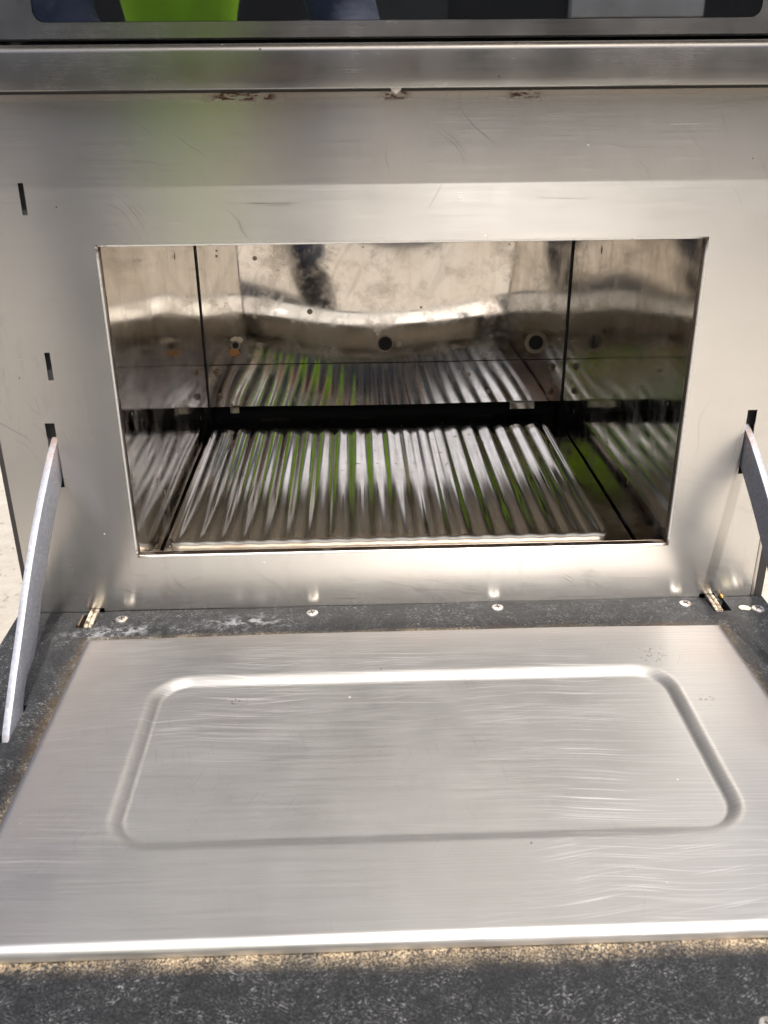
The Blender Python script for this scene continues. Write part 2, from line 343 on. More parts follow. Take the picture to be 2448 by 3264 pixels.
# ------------------------------------------------------------------ object helpers
COL = sc.collection
def link(name, me, mat=None, parent=None, smooth=None):
    o = bpy.data.objects.new(name, me); COL.objects.link(o)
    if mat is not None and len(me.materials) == 0: me.materials.append(mat)
    if parent is not None: o.parent = parent
    if smooth is not None:
        for p in me.polygons: p.use_smooth = True
        if smooth < 180:
            bm = bmesh.new(); bm.from_mesh(me)
            for e in bm.edges:
                if len(e.link_faces) == 2 and e.calc_face_angle(0) > R(smooth): e.smooth = False
            bm.to_mesh(me); bm.free()
    return o
def mesh(name, verts, faces):
    me = bpy.data.meshes.new(name); me.from_pydata([tuple(v) for v in verts], [], faces); me.update(); return me
def bm_obj(name, bm, mat, parent=None, smooth=None):
    bmesh.ops.recalc_face_normals(bm, faces=bm.faces)
    me = bpy.data.meshes.new(name); bm.to_mesh(me); bm.free(); return link(name, me, mat, parent, smooth)
def empty(name, loc=(0, 0, 0)):
    o = bpy.data.objects.new(name, None); COL.objects.link(o); o.location = loc; o.empty_display_size = 0.05; return o
def tag(o, label=None, cat=None, group=None, kind=None):
    for k, v in (('label', label), ('category', cat), ('group', group), ('kind', kind)):
        if v: o[k] = v
    return o
def box(bm, x0, x1, y0, y1, z0, z1, bevel=0.0):
    t = bmesh.new(); bmesh.ops.create_cube(t, size=1.0)
    for v in t.verts: v.co = Vector(((x0 + x1) / 2 + v.co.x * (x1 - x0), (y0 + y1) / 2 + v.co.y * (y1 - y0), (z0 + z1) / 2 + v.co.z * (z1 - z0)))
    if bevel: bmesh.ops.bevel(t, geom=t.edges[:], offset=bevel, segments=2, profile=0.6, affect='EDGES')
    me = bpy.data.meshes.new('t'); t.to_mesh(me); t.free(); bm.from_mesh(me); bpy.data.meshes.remove(me)
def box_obj(name, x0, x1, y0, y1, z0, z1, mat, parent=None, bevel=0.0):
    bm = bmesh.new(); box(bm, x0, x1, y0, y1, z0, z1, bevel); return bm_obj(name, bm, mat, parent, 40 if bevel else None)
def subdiv(vals, step):
    vals = sorted(set(round(v, 6) for v in vals)); out = []
    for a, b in zip(vals, vals[1:]):
        n = max(1, int(math.ceil((b - a) / step)))
        out += [a + (b - a) * i / n for i in range(n)]
    return out + [vals[-1]]
def sheet(name, us, vs, holes, fn, back, mat, parent=None, smooth=None, inside=None):
    """grid sheet in (u,v) with rectangular holes; fn(u,v)->world point, back = world offset of the rear face"""
    verts, idx, faces = [], {}, []
    bk = Vector(back)
    def vid(i, j, s):
        k = (i, j, s)
        if k not in idx:
            p = Vector(fn(us[i], vs[j])); idx[k] = len(verts); verts.append(p + bk if s else p)
        return idx[k]
    nu, nv = len(us) - 1, len(vs) - 1
    def solid(i, j):
        if i < 0 or j < 0 or i >= nu or j >= nv: return False
        u, v = (us[i] + us[i + 1]) / 2, (vs[j] + vs[j + 1]) / 2
        return not any(a < u < b and c < v < d for a, b, c, d in holes)
    for i in range(nu):
        for j in range(nv):
            if not solid(i, j): continue
            faces.append([vid(i, j, 0), vid(i + 1, j, 0), vid(i + 1, j + 1, 0), vid(i, j + 1, 0)])
            faces.append([vid(i, j, 1), vid(i, j + 1, 1), vid(i + 1, j + 1, 1), vid(i + 1, j, 1)])
            for (di, dj, a, b) in ((-1, 0, (i, j + 1), (i, j)), (1, 0, (i + 1, j), (i + 1, j + 1)), (0, -1, (i, j), (i + 1, j)), (0, 1, (i + 1, j + 1), (i, j + 1))):
                if not solid(i + di, j + dj):
                    faces.append([vid(*b, 0), vid(*a, 0), vid(*a, 1), vid(*b, 1)])
    me = mesh(name, verts, faces)
    bm = bmesh.new(); bm.from_mesh(me); bmesh.ops.recalc_face_normals(bm, faces=bm.faces); bm.to_mesh(me); bm.free()
    return link(name, me, mat, parent, smooth)
def lathe(name, prof, mat, parent, axis='z', loc=(0, 0, 0), seg=32, smooth=40):
    verts, faces = [], []
    for r, h in prof:
        for k in range(seg):
            a = 2 * math.pi * k / seg; verts.append((r * math.cos(a), r * math.sin(a), h))
    n = len(prof)
    for i in range(n - 1):
        for k in range(seg):
            k2 = (k + 1) % seg; faces.append([i * seg + k, i * seg + k2, (i + 1) * seg + k2, (i + 1) * seg + k])
    faces.append([k for k in range(seg)][::-1]); faces.append([(n - 1) * seg + k for k in range(seg)])
    me = mesh(name, verts, faces); o = link(name, me, mat, parent, smooth); o.location = loc
    if axis == '-y': o.rotation_euler = (R(90), 0, 0)
    return o
def sm(t):
    t = max(0.0, min(1.0, t)); return t * t * (3 - 2 * t)
def set_attr(o, name, fn):
    me = o.data; at = me.attributes.new(name, 'FLOAT', 'POINT')
    for i, v in enumerate(me.vertices): at.data[i].value = fn(v.co)

# ------------------------------------------------------------------ ground
GZ = -0.15
g = link('ground', mesh('ground', [(-30, -30, GZ), (30, -30, GZ), (30, 30, GZ), (-30, 30, GZ)], [[0, 1, 2, 3]]), M['ground'])
tag(g, 'sunlit pale beige concrete ground around the oven', kind='structure')

# ------------------------------------------------------------------ the oven
oven = empty('oven', (0, 0.1, GZ))
tag(oven, 'stainless steel oven with its lower door folded down and cavity open', 'oven')
def P(o): o.parent = oven; o.matrix_parent_inverse = Matrix.Translation((0, -0.1, -GZ)); return o
OX0, OX1, OZ0, OZ1 = -0.2, 0.2, 0.0531, 0.2794
PX0, PX1, PZ0, PZ1 = -0.284, 0.2695, 0.0045, 0.3682
slots = [(-0.2428, -0.2395, 0.2985, 0.3178), (-0.2435, -0.2399, 0.1903, 0.2095), (-0.2512, -0.2445, 0.1110, 0.1594), (0.2445, 0.2512, 0.1106, 0.1595)]
hing = [(-0.2405, -0.2297, 0.0045, 0.0104), (0.2294, 0.2415, 0.0045, 0.0104)]
holes = [(OX0, OX1, OZ0, OZ1)] + slots + hing
us = subdiv([PX0, PX1] + [h[0] for h in holes] + [h[1] for h in holes], 0.03)
vs = subdiv([PZ0, PZ1] + [h[2] for h in holes] + [h[3] for h in holes], 0.03)
front = P(sheet('front_panel', us, vs, holes, lambda u, v: (u, 0, v), (0, 0.0012, 0), M['panel']))
front['label'] = 'scuffed brushed steel front panel framing the open cavity'

# bent lip round the opening: quarter round then a short flange
def lip():
    verts, faces, mats = [], [], []
    r = 0.0014; prof = [(-0.0004, -0.0001)]
    prof += [(r * math.sin(a) * 0 + r * (1 - math.cos(a)) * 0 + r * math.sin(a) - r * 0, r * (1 - math.cos(a))) for a in [R(k) for k in (0, 15, 30, 45, 60, 75, 90)]]
    # prof entries: (inset into the opening, depth); the round runs from the panel face into the hole
    prof = [(0.0, -0.0002)] + [(r * math.sin(a), -0.0002 + r * (1 - math.cos(a))) for a in [R(k) for k in (15, 30, 45, 60, 75, 90)]]
    prof += [(r, 0.0030), (r, 0.0062), (r + 0.0002, 0.0064), (r - 0.0010, 0.0064)]
    cs = [(OX0, OZ0, 1, 1), (OX1, OZ0, -1, 1), (OX1, OZ1, -1, -1), (OX0, OZ1, 1, -1)]
    for cx, cz, sx, sz in cs:
        for ins, d in prof: verts.append((cx + sx * ins, d, cz + sz * ins))
    n = len(prof)
    for k in range(4):
        k2 = (k + 1) % 4
        for i in range(n - 1):
            faces.append([k * n + i, k * n + i + 1, k2 * n + i + 1, k2 * n + i]); mats.append(0 if i < 6 else 1)
    me = mesh('opening_lip', verts, faces); me.materials.append(M['lip']); me.materials.append(M['flange'])
    for p, mi in zip(me.polygons, mats): p.material_index = mi
    bm = bmesh.new(); bm.from_mesh(me); bmesh.ops.recalc_face_normals(bm, faces=bm.faces); bm.to_mesh(me); bm.free()
    return link('opening_lip', me, None, None, 50)
P(lip())

# ---- cavity
BY = 0.386; FZ = 0.019; CZ = 0.300; IX = 0.2
def warp(x, z):          # the thin back sheet is slightly buckled
    t = 0.016 * math.cos(math.pi * x / 0.165) * math.exp(-(x / 0.19) ** 4)
    t -= 0.004 * math.exp(-((x + 0.160) / 0.025) ** 2)
    return BY + t * (z - 0.16) + 0.0002 * math.sin(x * 30 + z * 20)
holr = [(-0.0007, 0.1133, 0.0075), (-0.1650, 0.1140, 0.0034), (0.1662, 0.1115, 0.0081)]
SEAM = 0.0922
def back_sheet(name, z0, z1, hls):
    us = subdiv([-IX + 0.0014, IX - 0.0014], 0.006); vs = subdiv([z0, z1], 0.006)
    return P(sheet(name, us, vs, [], lambda u, v: (u, warp(u, v) - (0.0008 if z1 < 0.1 else 0), v), (0, 0.0012, 0), M['cav_back'], smooth=60))
b_up = back_sheet('back_panel', SEAM + 0.0004, CZ - 0.001, holr); b_up['label'] = 'buckled mirror-like upper back panel of the cavity'
b_lo = back_sheet('back_panel', 0.0437, SEAM - 0.0004, []); b_lo['label'] = 'spotted lower back panel above the dark slot'
def Pc(o, par): o.parent = par; o.matrix_parent_inverse = par.matrix_basis.inverted(); return o
for i, (hx, hz, hr) in enumerate(holr):
    y = warp(hx, hz)
    ring = lathe('vent_hole', [(hr * (1.55 if i else 1.16), 0.0002), (hr * (1.45 if i else 1.12), 0.0007), (hr * 1.02, 0.0009), (hr * 0.98, 0.0002)], M['ring'], None, '-y', (hx, y, hz), 36)
    ring.parent = b_up
    hole = lathe('hole', [(hr, 0.0), (hr, 0.0011), (hr * 0.93, 0.0012)], M['black'], None, '-y', (hx, y, hz), 36)
    hole.parent = b_up
# rust run and scale at the left hole
def blob(name, pts, y, mat, par, th=0.0012):
    bm = bmesh.new(); f = bm.faces.new([bm.verts.new((x, y, z)) for x, z in pts]); r = bmesh.ops.extrude_face_region(bm, geom=[f])
    bmesh.ops.translate(bm, verts=[e for e in r['geom'] if isinstance(e, bmesh.types.BMVert)], vec=(0, -th, 0))
    o = bm_obj(name, bm, mat); o.parent = par; return o
random.seed(3)
def ragged(cx, cz, rx, rz, n=22, j=0.25): return [(cx + rx * math.cos(2 * math.pi * k / n) * (1 + random.uniform(-j, j)), cz + rz * math.sin(2 * math.pi * k / n) * (1 + random.uniform(-j, j))) for k in range(n)]
yl = warp(-0.165, 0.114) - 0.0006
blob('rust_run', ragged(-0.1665, 0.1065, 0.0055, 0.0042), yl + 0.0012, M['rust'], b_up, 0.0009)
blob('lime_scale', ragged(-0.1632, 0.1198, 0.0068, 0.0036, 22, 0.15), yl + 0.0012, M['scale'], b_up, 0.0011)
for hx, hz in ((-0.1873, 0.0839), (-0.1868, 0.0562), (0.1858, 0.0838), (0.1856, 0.0556)):
    s = lathe('screw', [(0.0040, 0), (0.0040, 0.0008), (0.0030, 0.0016), (0.0014, 0.0018)], M['old_screw'], None, '-y', (hx, warp(hx, hz) - 0.0008, hz), 20); s.parent = b_lo
    t = lathe('screw_recess', [(0.0012, 0), (0.0012, 0.0021), (0.0008, 0.0022)], M['recess'], None, '-y', (hx, warp(hx, hz) - 0.0008, hz), 8); t.parent = b_lo
def side(sgn):
    us = subdiv([0.0070, BY - 0.006], 0.012); vs = subdiv([FZ, CZ - 0.001], 0.012)
    wv = lambda u, v: 0.0005 * math.sin(u * 17 + (0.5 if sgn < 0 else 2.1)) * math.sin(v * 13 + 0.4) + 0.0001 * math.sin(u * 41 + v * 22)
    o = P(sheet('side_wall', us, vs, [], lambda u, v: (sgn * (IX - 0.0002) + wv(u, v) * (1 if sgn < 0 else -1) * 0.8, u, v), (sgn * 0.0012, 0, 0), M['cav_side'], smooth=60))
    o['label'] = 'polished left cavity wall' if sgn < 0 else 'polished right cavity wall'
side(-1); side(1)
P(sheet('cavity_floor', subdiv([-IX + 0.002, IX - 0.002], 0.02), subdiv([0.006, BY + 0.03], 0.02), [], lambda u, v: (u, v, FZ + 0.0006 * math.sin(u * 30) * math.sin(v * 20)), (0, 0, -0.0012), M['cav_floor'], smooth=60))
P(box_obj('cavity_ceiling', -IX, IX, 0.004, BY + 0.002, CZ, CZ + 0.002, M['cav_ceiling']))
P(box_obj('rear_slot', -IX, IX, BY + 0.034, BY + 0.036, 0.0, 0.1, M['black']))
P(box_obj('corner_seam', -IX - 0.001, -IX + 0.0012, BY - 0.0045, BY + 0.012, FZ, CZ, M['black']))
P(box_obj('corner_seam', IX - 0.0012, IX + 0.001, BY - 0.0045, BY + 0.012, FZ, CZ, M['black']))
P(box_obj('rear_stop', -0.176, -0.166, BY - 0.004, BY + 0.002, 0.0375, 0.0434, M['cav_floor']))
P(box_obj('rear_stop', 0.140, 0.168, BY - 0.004, BY + 0.002, 0.0365, 0.0434, M['cav_floor']))
# ---- ledge rail
LD = 0.032
def rail(name, prof, x0, x1, mat, smooth=50):
    verts = []; n = len(prof)
    xs = [x0, (x0 + x1) / 2, x1]
    for x in xs: verts += [(x, y, z) for y, z in prof]
    faces = []
    for s in range(len(xs) - 1):
        for i in range(n):
            i2 = (i + 1) % n; faces.append([s * n + i, s * n + i2, (s + 1) * n + i2, (s + 1) * n + i])
    faces.append(list(range(n))[::-1]); faces.append([(len(xs) - 1) * n + i for i in range(n)])
    me = mesh(name, verts, faces)
    bm = bmesh.new(); bm.from_mesh(me); bmesh.ops.recalc_face_normals(bm, faces=bm.faces); bm.to_mesh(me); bm.free()
    return P(link(name, me, mat, None, smooth))
def arc(cy_, cz_, r, a0, a1, n=8): return [(cy_ + r * math.cos(R(a0 + (a1 - a0) * k / n)), cz_ + r * math.sin(R(a0 + (a1 - a0) * k / n))) for k in range(n + 1)]
rp = 0.0042; LT = 0.3938
prof = [(-0.0005, LT), (-0.0005, LT - 0.004)] + [(-0.0005, 0.3706)] + [(-LD + 0.0008, 0.3700)] + arc(-LD + 0.0008, 0.3708, 0.0008, 270, 180, 4) + arc(-LD + rp, LT - rp, rp, 180, 90)
ledge = rail('ledge_rail', prof, -0.302, 0.32, M['ledge']); ledge['label'] = 'brushed steel ledge rail with rounded top edge'
P(box_obj('ledge_seal', PX0, PX1, -0.0015, -0.0002, 0.3684, 0.3704, M['gasket']))
s = lathe('ledge_screw', [(0.0034, 0), (0.0033, 0.0008), (0.0026, 0.0017), (0.0012, 0.0022)], M['screw'], None, '-y', (-0.0055, -0.0016, 0.3700), 20); P(s)

# ---- upper door with dark glass
UY = -0.020
def rrect(x0, x1, z0, z1, r, n=6):
    out = []
    for cx, cz, a in ((x1 - r, z0 + r, -90), (x1 - r, z1 - r, 0), (x0 + r, z1 - r, 90), (x0 + r, z0 + r, 180)):
        out += [(cx + r * math.cos(R(a + 90 * k / n)), cz + r * math.sin(R(a + 90 * k / n))) for k in range(n + 1)]
    return out
GX0, GX1, GZ0, GZ1 = -0.2122, 0.2056, 0.4055, 0.478
inner = rrect(GX0, GX1, GZ0, GZ1, 0.006); outer = rrect(-0.30, 0.29, 0.3962, 0.4985, 0.004)
n = len(inner); verts = []; faces = []
rings = [(outer, UY + 0.02), (outer, UY + 0.0015), ([(x * 0.997, z + (0.001 if z < 0.45 else -0.001)) for x, z in outer], UY), (inner, UY), (inner, UY + 0.004)]
for pts, y in rings: verts += [(x, y, z) for x, z in pts]
for k in range(len(rings) - 1):
    for i in range(n):
        i2 = (i + 1) % n; faces.append([k * n + i, k * n + i2, (k + 1) * n + i2, (k + 1) * n + i])
me = mesh('upper_door', verts, faces); bm = bmesh.new(); bm.from_mesh(me); bmesh.ops.recalc_face_normals(bm, faces=bm.faces); bm.to_mesh(me); bm.free()
ud = P(link('upper_door', me, M['ledge'], None, 30)); ud['label'] = 'closed upper door frame of brushed steel'
gl = mesh('glass_pane', [(x, UY + 0.0006, z) for x, z in rrect(GX0 + 0.0003, GX1 - 0.0003, GZ0 + 0.0003, GZ1 - 0.0003, 0.006)] + [(x, UY + 0.004, z) for x, z in rrect(GX0 + 0.0003, GX1 - 0.0003, GZ0 + 0.0003, GZ1 - 0.0003, 0.006)],
          [list(range(n)), list(range(n, 2 * n))[::-1]] + [[i, n + i, n + (i + 1) % n, (i + 1) % n] for i in range(n)])
bm = bmesh.new(); bm.from_mesh(gl); bmesh.ops.recalc_face_normals(bm, faces=bm.faces); bm.to_mesh(gl); bm.free()
go = link('glass_pane', gl, M['glass'], ud); go['label'] = 'glossy black door glass with rounded corners'

# ---- projecting hood over the upper door (its shade reaches down the front panel)
hp = [(-0.0195, 0.500), (-0.103, 0.500)] + arc(-0.101, 0.506, 0.006, 270, 180, 4) + arc(-0.101, 0.714, 0.006, 180, 90, 4) + [(-0.0195, 0.720)]
hood = rail('upper_hood', hp, -0.27, 0.36, M['ledge']); hood['label'] = 'brushed steel hood above the upper door'

# ---- casing: sides, top, back, lower front
CX0, CX1 = -0.2876, 0.2790
bm = bmesh.new()
box(bm, CX0, CX0 + 0.002, 0.0035, 0.52, GZ + 0.03, 0.72); box(bm, CX1 - 0.002, CX1, 0.0035, 0.52, GZ + 0.03, 0.72)
box(bm, CX0 + 0.002, CX1 - 0.002, 0.0035, 0.52, 0.722, 0.724); box(bm, CX0 + 0.002, CX1 - 0.002, 0.518, 0.52, GZ + 0.03, 0.72)
box(bm, CX0 + 0.002, CX1 - 0.002, 0.0035, 0.52, GZ + 0.03, GZ + 0.032)
box(bm, CX0 + 0.002, CX1 - 0.002, 0.0037, 0.0050, GZ + 0.033, 0.0035)
box(bm, CX0 + 0.002, -0.205, 0.008, 0.010, 0.0040, 0.38); box(bm, 0.205, CX1 - 0.002, 0.008, 0.010, 0.0040, 0.38)
P(bm_obj('casing', bm, M['casing']))
P(box_obj('edge_gasket', CX0, PX0 - 0.0003, 0.0005, 0.0030, PZ0, 0.36, M['gasket']))
P(box_obj('edge_gasket', PX1 + 0.0032, CX1, 0.0005, 0.0030, PZ0, 0.36, M['gasket']))
P(box_obj('panel_edge', PX1 + 0.0002, PX1 + 0.0030, -0.0002, 0.0030, PZ0, 0.36, M['edge'], None, 0.0008))
for fx in (CX0 + 0.03, CX1 - 0.03):
    for fy in (0.05, 0.47):
        P(lathe('foot', [(0.018, 0), (0.018, 0.02), (0.014, 0.03)], M['gasket'], None, 'z', (fx, fy, GZ), 20))

# ---- fold-down door: fibre composite frame
FX0, FX1, FY0, FY1 = -0.2942, 0.2785, -0.410, -0.0012
LX0, LX1, LY0, LY1 = -0.2333, 0.2316, -0.3119, -0.0411        # steel inner plate
def rdist(x, y):   # signed distance outside of the plate
    dx = max(LX0 - x, x - LX1); dy = max(LY0 - y, y - (LY1 + 0.002 * (1 - (x / 0.23) ** 2)))
    return math.hypot(max(dx, 0), max(dy, 0)) if (dx > 0 or dy > 0) else max(dx, dy)
def frame_z(x, y):
    z = 0.0078
    z -= 0.0045 * sm((-y - 0.20) / 0.10)                       # lower towards the front
    z -= 0.022 * sm((-y - 0.345) / 0.07) ** 1.5                # rolls down at the handle edge
    d = rdist(x, y)
    z += 0.0006 * sm(d / 0.012) - 0.0009
    if d < -0.004: z -= 0.004
    return z + 0.00035 * math.sin(x * 71 + y * 33) * math.sin(y * 57 - x * 20)
dh = [(-0.2460, -0.2330, -0.0236, -0.0050), (0.2335, 0.2472, -0.0218, -0.0045), (-0.2580, -0.2515, -0.156, -0.118), (0.2515, 0.2580, -0.156, -0.118)]
us = subdiv([FX0, FX1] + [h[0] for h in dh] + [h[1] for h in dh] + [LX0, LX1], 0.0035); vs = subdiv([FY0, FY1] + [h[2] for h in dh] + [h[3] for h in dh] + [LY0, LY1], 0.0035)
door = P(sheet('lower_door', us, vs, dh, lambda u, v: (u, v, frame_z(u, v)), (0, 0, -0.028), M['composite'], smooth=50))
door['label'] = 'dark fibre composite frame of the folded-down door, pale and worn at its inner edge'
def wear(c):
    d = rdist(c.x, c.y)
    front_edge = sm((LY0 + 0.002 - c.y) / 0.004)
    wdt = 0.0040 + 0.0050 * front_edge * math.exp(-((c.x - 0.02) / 0.16) ** 2) + 0.002 * front_edge
    return max(0.0, 1 - max(d, 0) / wdt) ** 0.7 if d > -0.006 else 0
set_attr(door, 'wear', lambda c: wear(c) * (1.0 if c.y < LY0 + 0.003 else (0.75 if (c.y > LY1 - 0.001 and -0.19 < c.x < 0.05) else 0.3)))
def grime(c):
    d = rdist(c.x, c.y); a = max(0.0, 1 - max(d, 0) / 0.009)
    k = 0.9 if (c.x < LX0 and c.y > -0.28) else (0.8 if (c.x > 0.06 and c.y > LY1 - 0.02) else (0.5 if c.x > LX1 else 0.15))
    return a * k
set_attr(door, 'grime', grime)
set_attr(door, 'pale', lambda c: max(math.exp(-((c.x + 0.215) / 0.03) ** 2 - ((c.y + 0.030 - 0.10 * (c.x + 0.215)) / 0.006) ** 2), 0.9 * math.exp(-((c.x + 0.12) / 0.025) ** 2 - ((c.y + 0.022) / 0.008) ** 2)))
# small bosses, hinge straps
for sx in (-1, 1):
    xa, xb = (-0.2398, -0.2335) if sx < 0 else (0.2345, 0.2402)
    bm = bmesh.new()
    mid = (xa + xb) / 2
    for (x0, x1) in ((xa, mid - 0.0003), (mid + 0.0003, xb)):
        pts = [(-0.0222, 0.0085), (-0.0228, 0.0072), (-0.006, 0.0070), (0.006, 0.0068), (0.006, 0.0090), (-0.006, 0.0096)]
        a = [bm.verts.new((x0, y, z)) for y, z in pts]; b = [bm.verts.new((x1, y, z)) for y, z in pts]
        bm.faces.new(a); bm.faces.new(b[::-1])
        for i in range(len(pts)): bm.faces.new([a[i], b[i], b[(i + 1) % len(pts)], a[(i + 1) % len(pts)]])
    o = bm_obj('hinge_strap', bm, M['hinge']); o.parent = door
# strap inside the left slot (bent lever)
o = box_obj('hinge_lever', -0.2452, -0.2436, -0.021, -0.006, -0.006, 0.0085, M['old_screw'], None, 0.0003); o.parent = door
o = lathe('brass_pin', [(0.0016, 0), (0.0016, 0.003), (0.0008, 0.004)], M['brass'], None, '-y', (0.2462, -0.001, 0.0085), 12); o.parent = door
# screws with a cross recess
def screw(x, y, rot):
    z = frame_z(x, y)
    bm = bmesh.new(); seg = 40; r = 0.0047
    rings = [(r, -0.001), (r, 0.0006), (r * 0.93, 0.0011), (r * 0.60, 0.0015), (0.0, 0.0016)]
    prev = None
    for rr, h in rings[:-1]:
        cur = [bm.verts.new((rr * math.cos(2 * math.pi * k / seg), rr * math.sin(2 * math.pi * k / seg), h)) for k in range(seg)]
        if prev:
            for k in range(seg): bm.faces.new([prev[k], prev[(k + 1) % seg], cur[(k + 1) % seg], cur[k]])
        prev = cur
    c = bm.verts.new((0, 0, 0.0016))
    for k in range(seg): bm.faces.new([prev[k], prev[(k + 1) % seg], c])
    o = bm_obj('screw', bm, M['screw'], None, 40); o.parent = door; o.location = (x, y, z)
    bm = bmesh.new()
    w_, L = 0.00055, 0.0024
    pts = [(w_, w_), (w_, L), (-w_, L), (-w_, w_), (-L, w_), (-L, -w_), (-w_, -w_), (-w_, -L), (w_, -L), (w_, -w_), (L, -w_), (L, w_)]
    f = bm.faces.new([bm.verts.new((a, b, 0.00115)) for a, b in pts]); rr = bmesh.ops.extrude_face_region(bm, geom=[f])
    bmesh.ops.translate(bm, verts=[e for e in rr['geom'] if isinstance(e, bmesh.types.BMVert)], vec=(0, 0, 0.0006))
    o2 = bm_obj('screw_recess', bm, M['recess']); o2.parent = door; o2.location = (x, y, z); o2.rotation_euler = (0, 0, rot)
for x, y, r_ in ((-0.2138, -0.0135, 0.2), (-0.0707, -0.0116, 0.35), (0.0706, -0.0104, 0.1), (0.2150, -0.0112, 0.5), (0.2676, -0.0207, 0.6), (0.1378, -0.3570, 0.8)): screw(x, y, r_)
bm = bmesh.new(); bmesh.ops.create_circle(bm, cap_ends=True, radius=0.0035, segments=14)
random.seed(5)
for v_ in bm.verts: v_.co *= random.uniform(0.75, 1.15); v_.co.x *= 1.2
f = bm.faces[:]; rr = bmesh.ops.extrude_face_region(bm, geom=f); bmesh.ops.translate(bm, verts=[e for e in rr['geom'] if isinstance(e, bmesh.types.BMVert)], vec=(0, 0, 0.0005))
o = bm_obj('paint_spot', bm, M['cream']); o.parent = door; o.location = (0.2585, -0.0185, frame_z(0.2585, -0.0185))

# ---- embossed steel inner plate
PZ = 0.0095; ER = 0.0052
EX0, EX1, EY0, EY1, ECR, ESL, EDP = -0.1745, 0.1760, -0.2510, -0.0920, 0.028, 0.0085, 0.0042
def erect(x, y):
    cx, cy_ = (EX0 + EX1) / 2, (EY0 + EY1) / 2; hx, hy = (EX1 - EX0) / 2 - ECR, (EY1 - EY0) / 2 - ECR
    qx, qy = abs(x - cx) - hx, abs(y - cy_) - hy
    return math.hypot(max(qx, 0), max(qy, 0)) + min(max(qx, qy), 0) - ECR
def plate_z(x, y, xe, ye):
    z = PZ
    d = -erect(x, y)
    t = max(0.0, min(1.0, d / ESL)); z -= EDP * t ** 1.45
    e = min(xe, ye)
    if e < ER: z -= ER - math.sqrt(max(0, ER * ER - (ER - e) ** 2))
    cx, cy_ = (LX0 + LX1) / 2, (LY0 + LY1) / 2
    z += 0.0007 * math.cos((x - cx) / 0.2325 * 1.2) * math.cos((y - cy_) / 0.135 * 1.1)
    z += 0.00022 * math.sin(x * 33 + 1) * math.sin(y * 41 + 0.5)
    for dx_, dy_, a_, r_ in ((-0.185, -0.275, 0.00016, 0.010), (-0.085, -0.268, 0.00010, 0.012), (0.172, -0.068, 0.00028, 0.016)):
        z += a_ * math.exp(-((x - dx_) ** 2 + (y - dy_) ** 2) / r_ ** 2)
    return z
edge = [ER * (1 - math.cos(R(a))) for a in (0, 12, 25, 38, 52, 66, 78, 90)]
us = [LX0 + e for e in edge] + subdiv([LX0 + 0.0062, EX0 - 0.001, EX0 + 0.04, EX1 - 0.04, EX1 + 0.001, LX1 - 0.0062], 0.0016) + [LX1 - e for e in edge[::-1]]
vs = [LY0 + e for e in edge] + subdiv([LY0 + 0.0062, LY1 - 0.0062], 0.0015) + [LY1 - e for e in edge[::-1]]
def plate_pt(u, v):
    yb = v + 0.002 * (1 - (u / 0.23) ** 2) * sm((v - (LY1 - 0.03)) / 0.03)
    return (u, yb, plate_z(u, v, min(u - LX0, LX1 - u), min(v - LY0, LY1 - v)))
plate = sheet('inner_plate', us, vs, [], plate_pt, (0, 0, -0.0015), M['plate'], smooth=60); plate.parent = door
plate['label'] = 'scratched brushed steel door liner with a pressed rounded rectangle'

# ---- door support arms
top_e = [(-0.0077, .1400), (-0.0257, .1301), (-0.0460, .1176), (-0.0603, .1090), (-0.0736, .0980), (-0.0872, .0884), (-0.1001, .0775), (-0.1102, .0690), (-0.1216, .0570), (-0.1275, .0537), (-0.1381, .0452), (-0.1521, .0319), (-0.1634, .0214)]
bot_e = [(-0.0045, .1132), (-0.0252, .1008), (-0.0396, .0907), (-0.0587, .0769), (-0.0780, .0620), (-0.0861, .0545), (-0.0977, .0417), (-0.1070, .0355), (-0.1174, .0350), (-0.1234, .0335), (-0.1291, .0301), (-0.1371, .0220)]
def conv(y, z):
    xi = -0.2455 - 0.0069 * min(1, -y / 0.16); k = (xi + 0.0334) / (-0.2455 + 0.0334)
    return xi, -0.6222 + (y + 0.6222) * k, 0.3709 - (0.3709 - z) * k
def smooth_line(pts):
    out = []
    for i in range(len(pts)):
        a, b, c = pts[max(0, i - 1)], pts[i], pts[min(len(pts) - 1, i + 1)]
        out.append(((a[0] + 2 * b[0] + c[0]) / 4, (a[1] + 2 * b[1] + c[1]) / 4) if 0 < i < len(pts) - 1 else b)
    return out
top_p = [(0.03, .1545), (0.012, .1485)] + smooth_line(smooth_line(top_e)) + [(-0.170, .012), (-0.160, .004)]
bot_p = [(0.03, .128), (0.012, .1225)] + smooth_line(bot_e) + [(-0.142, .012), (-0.146, .004)]
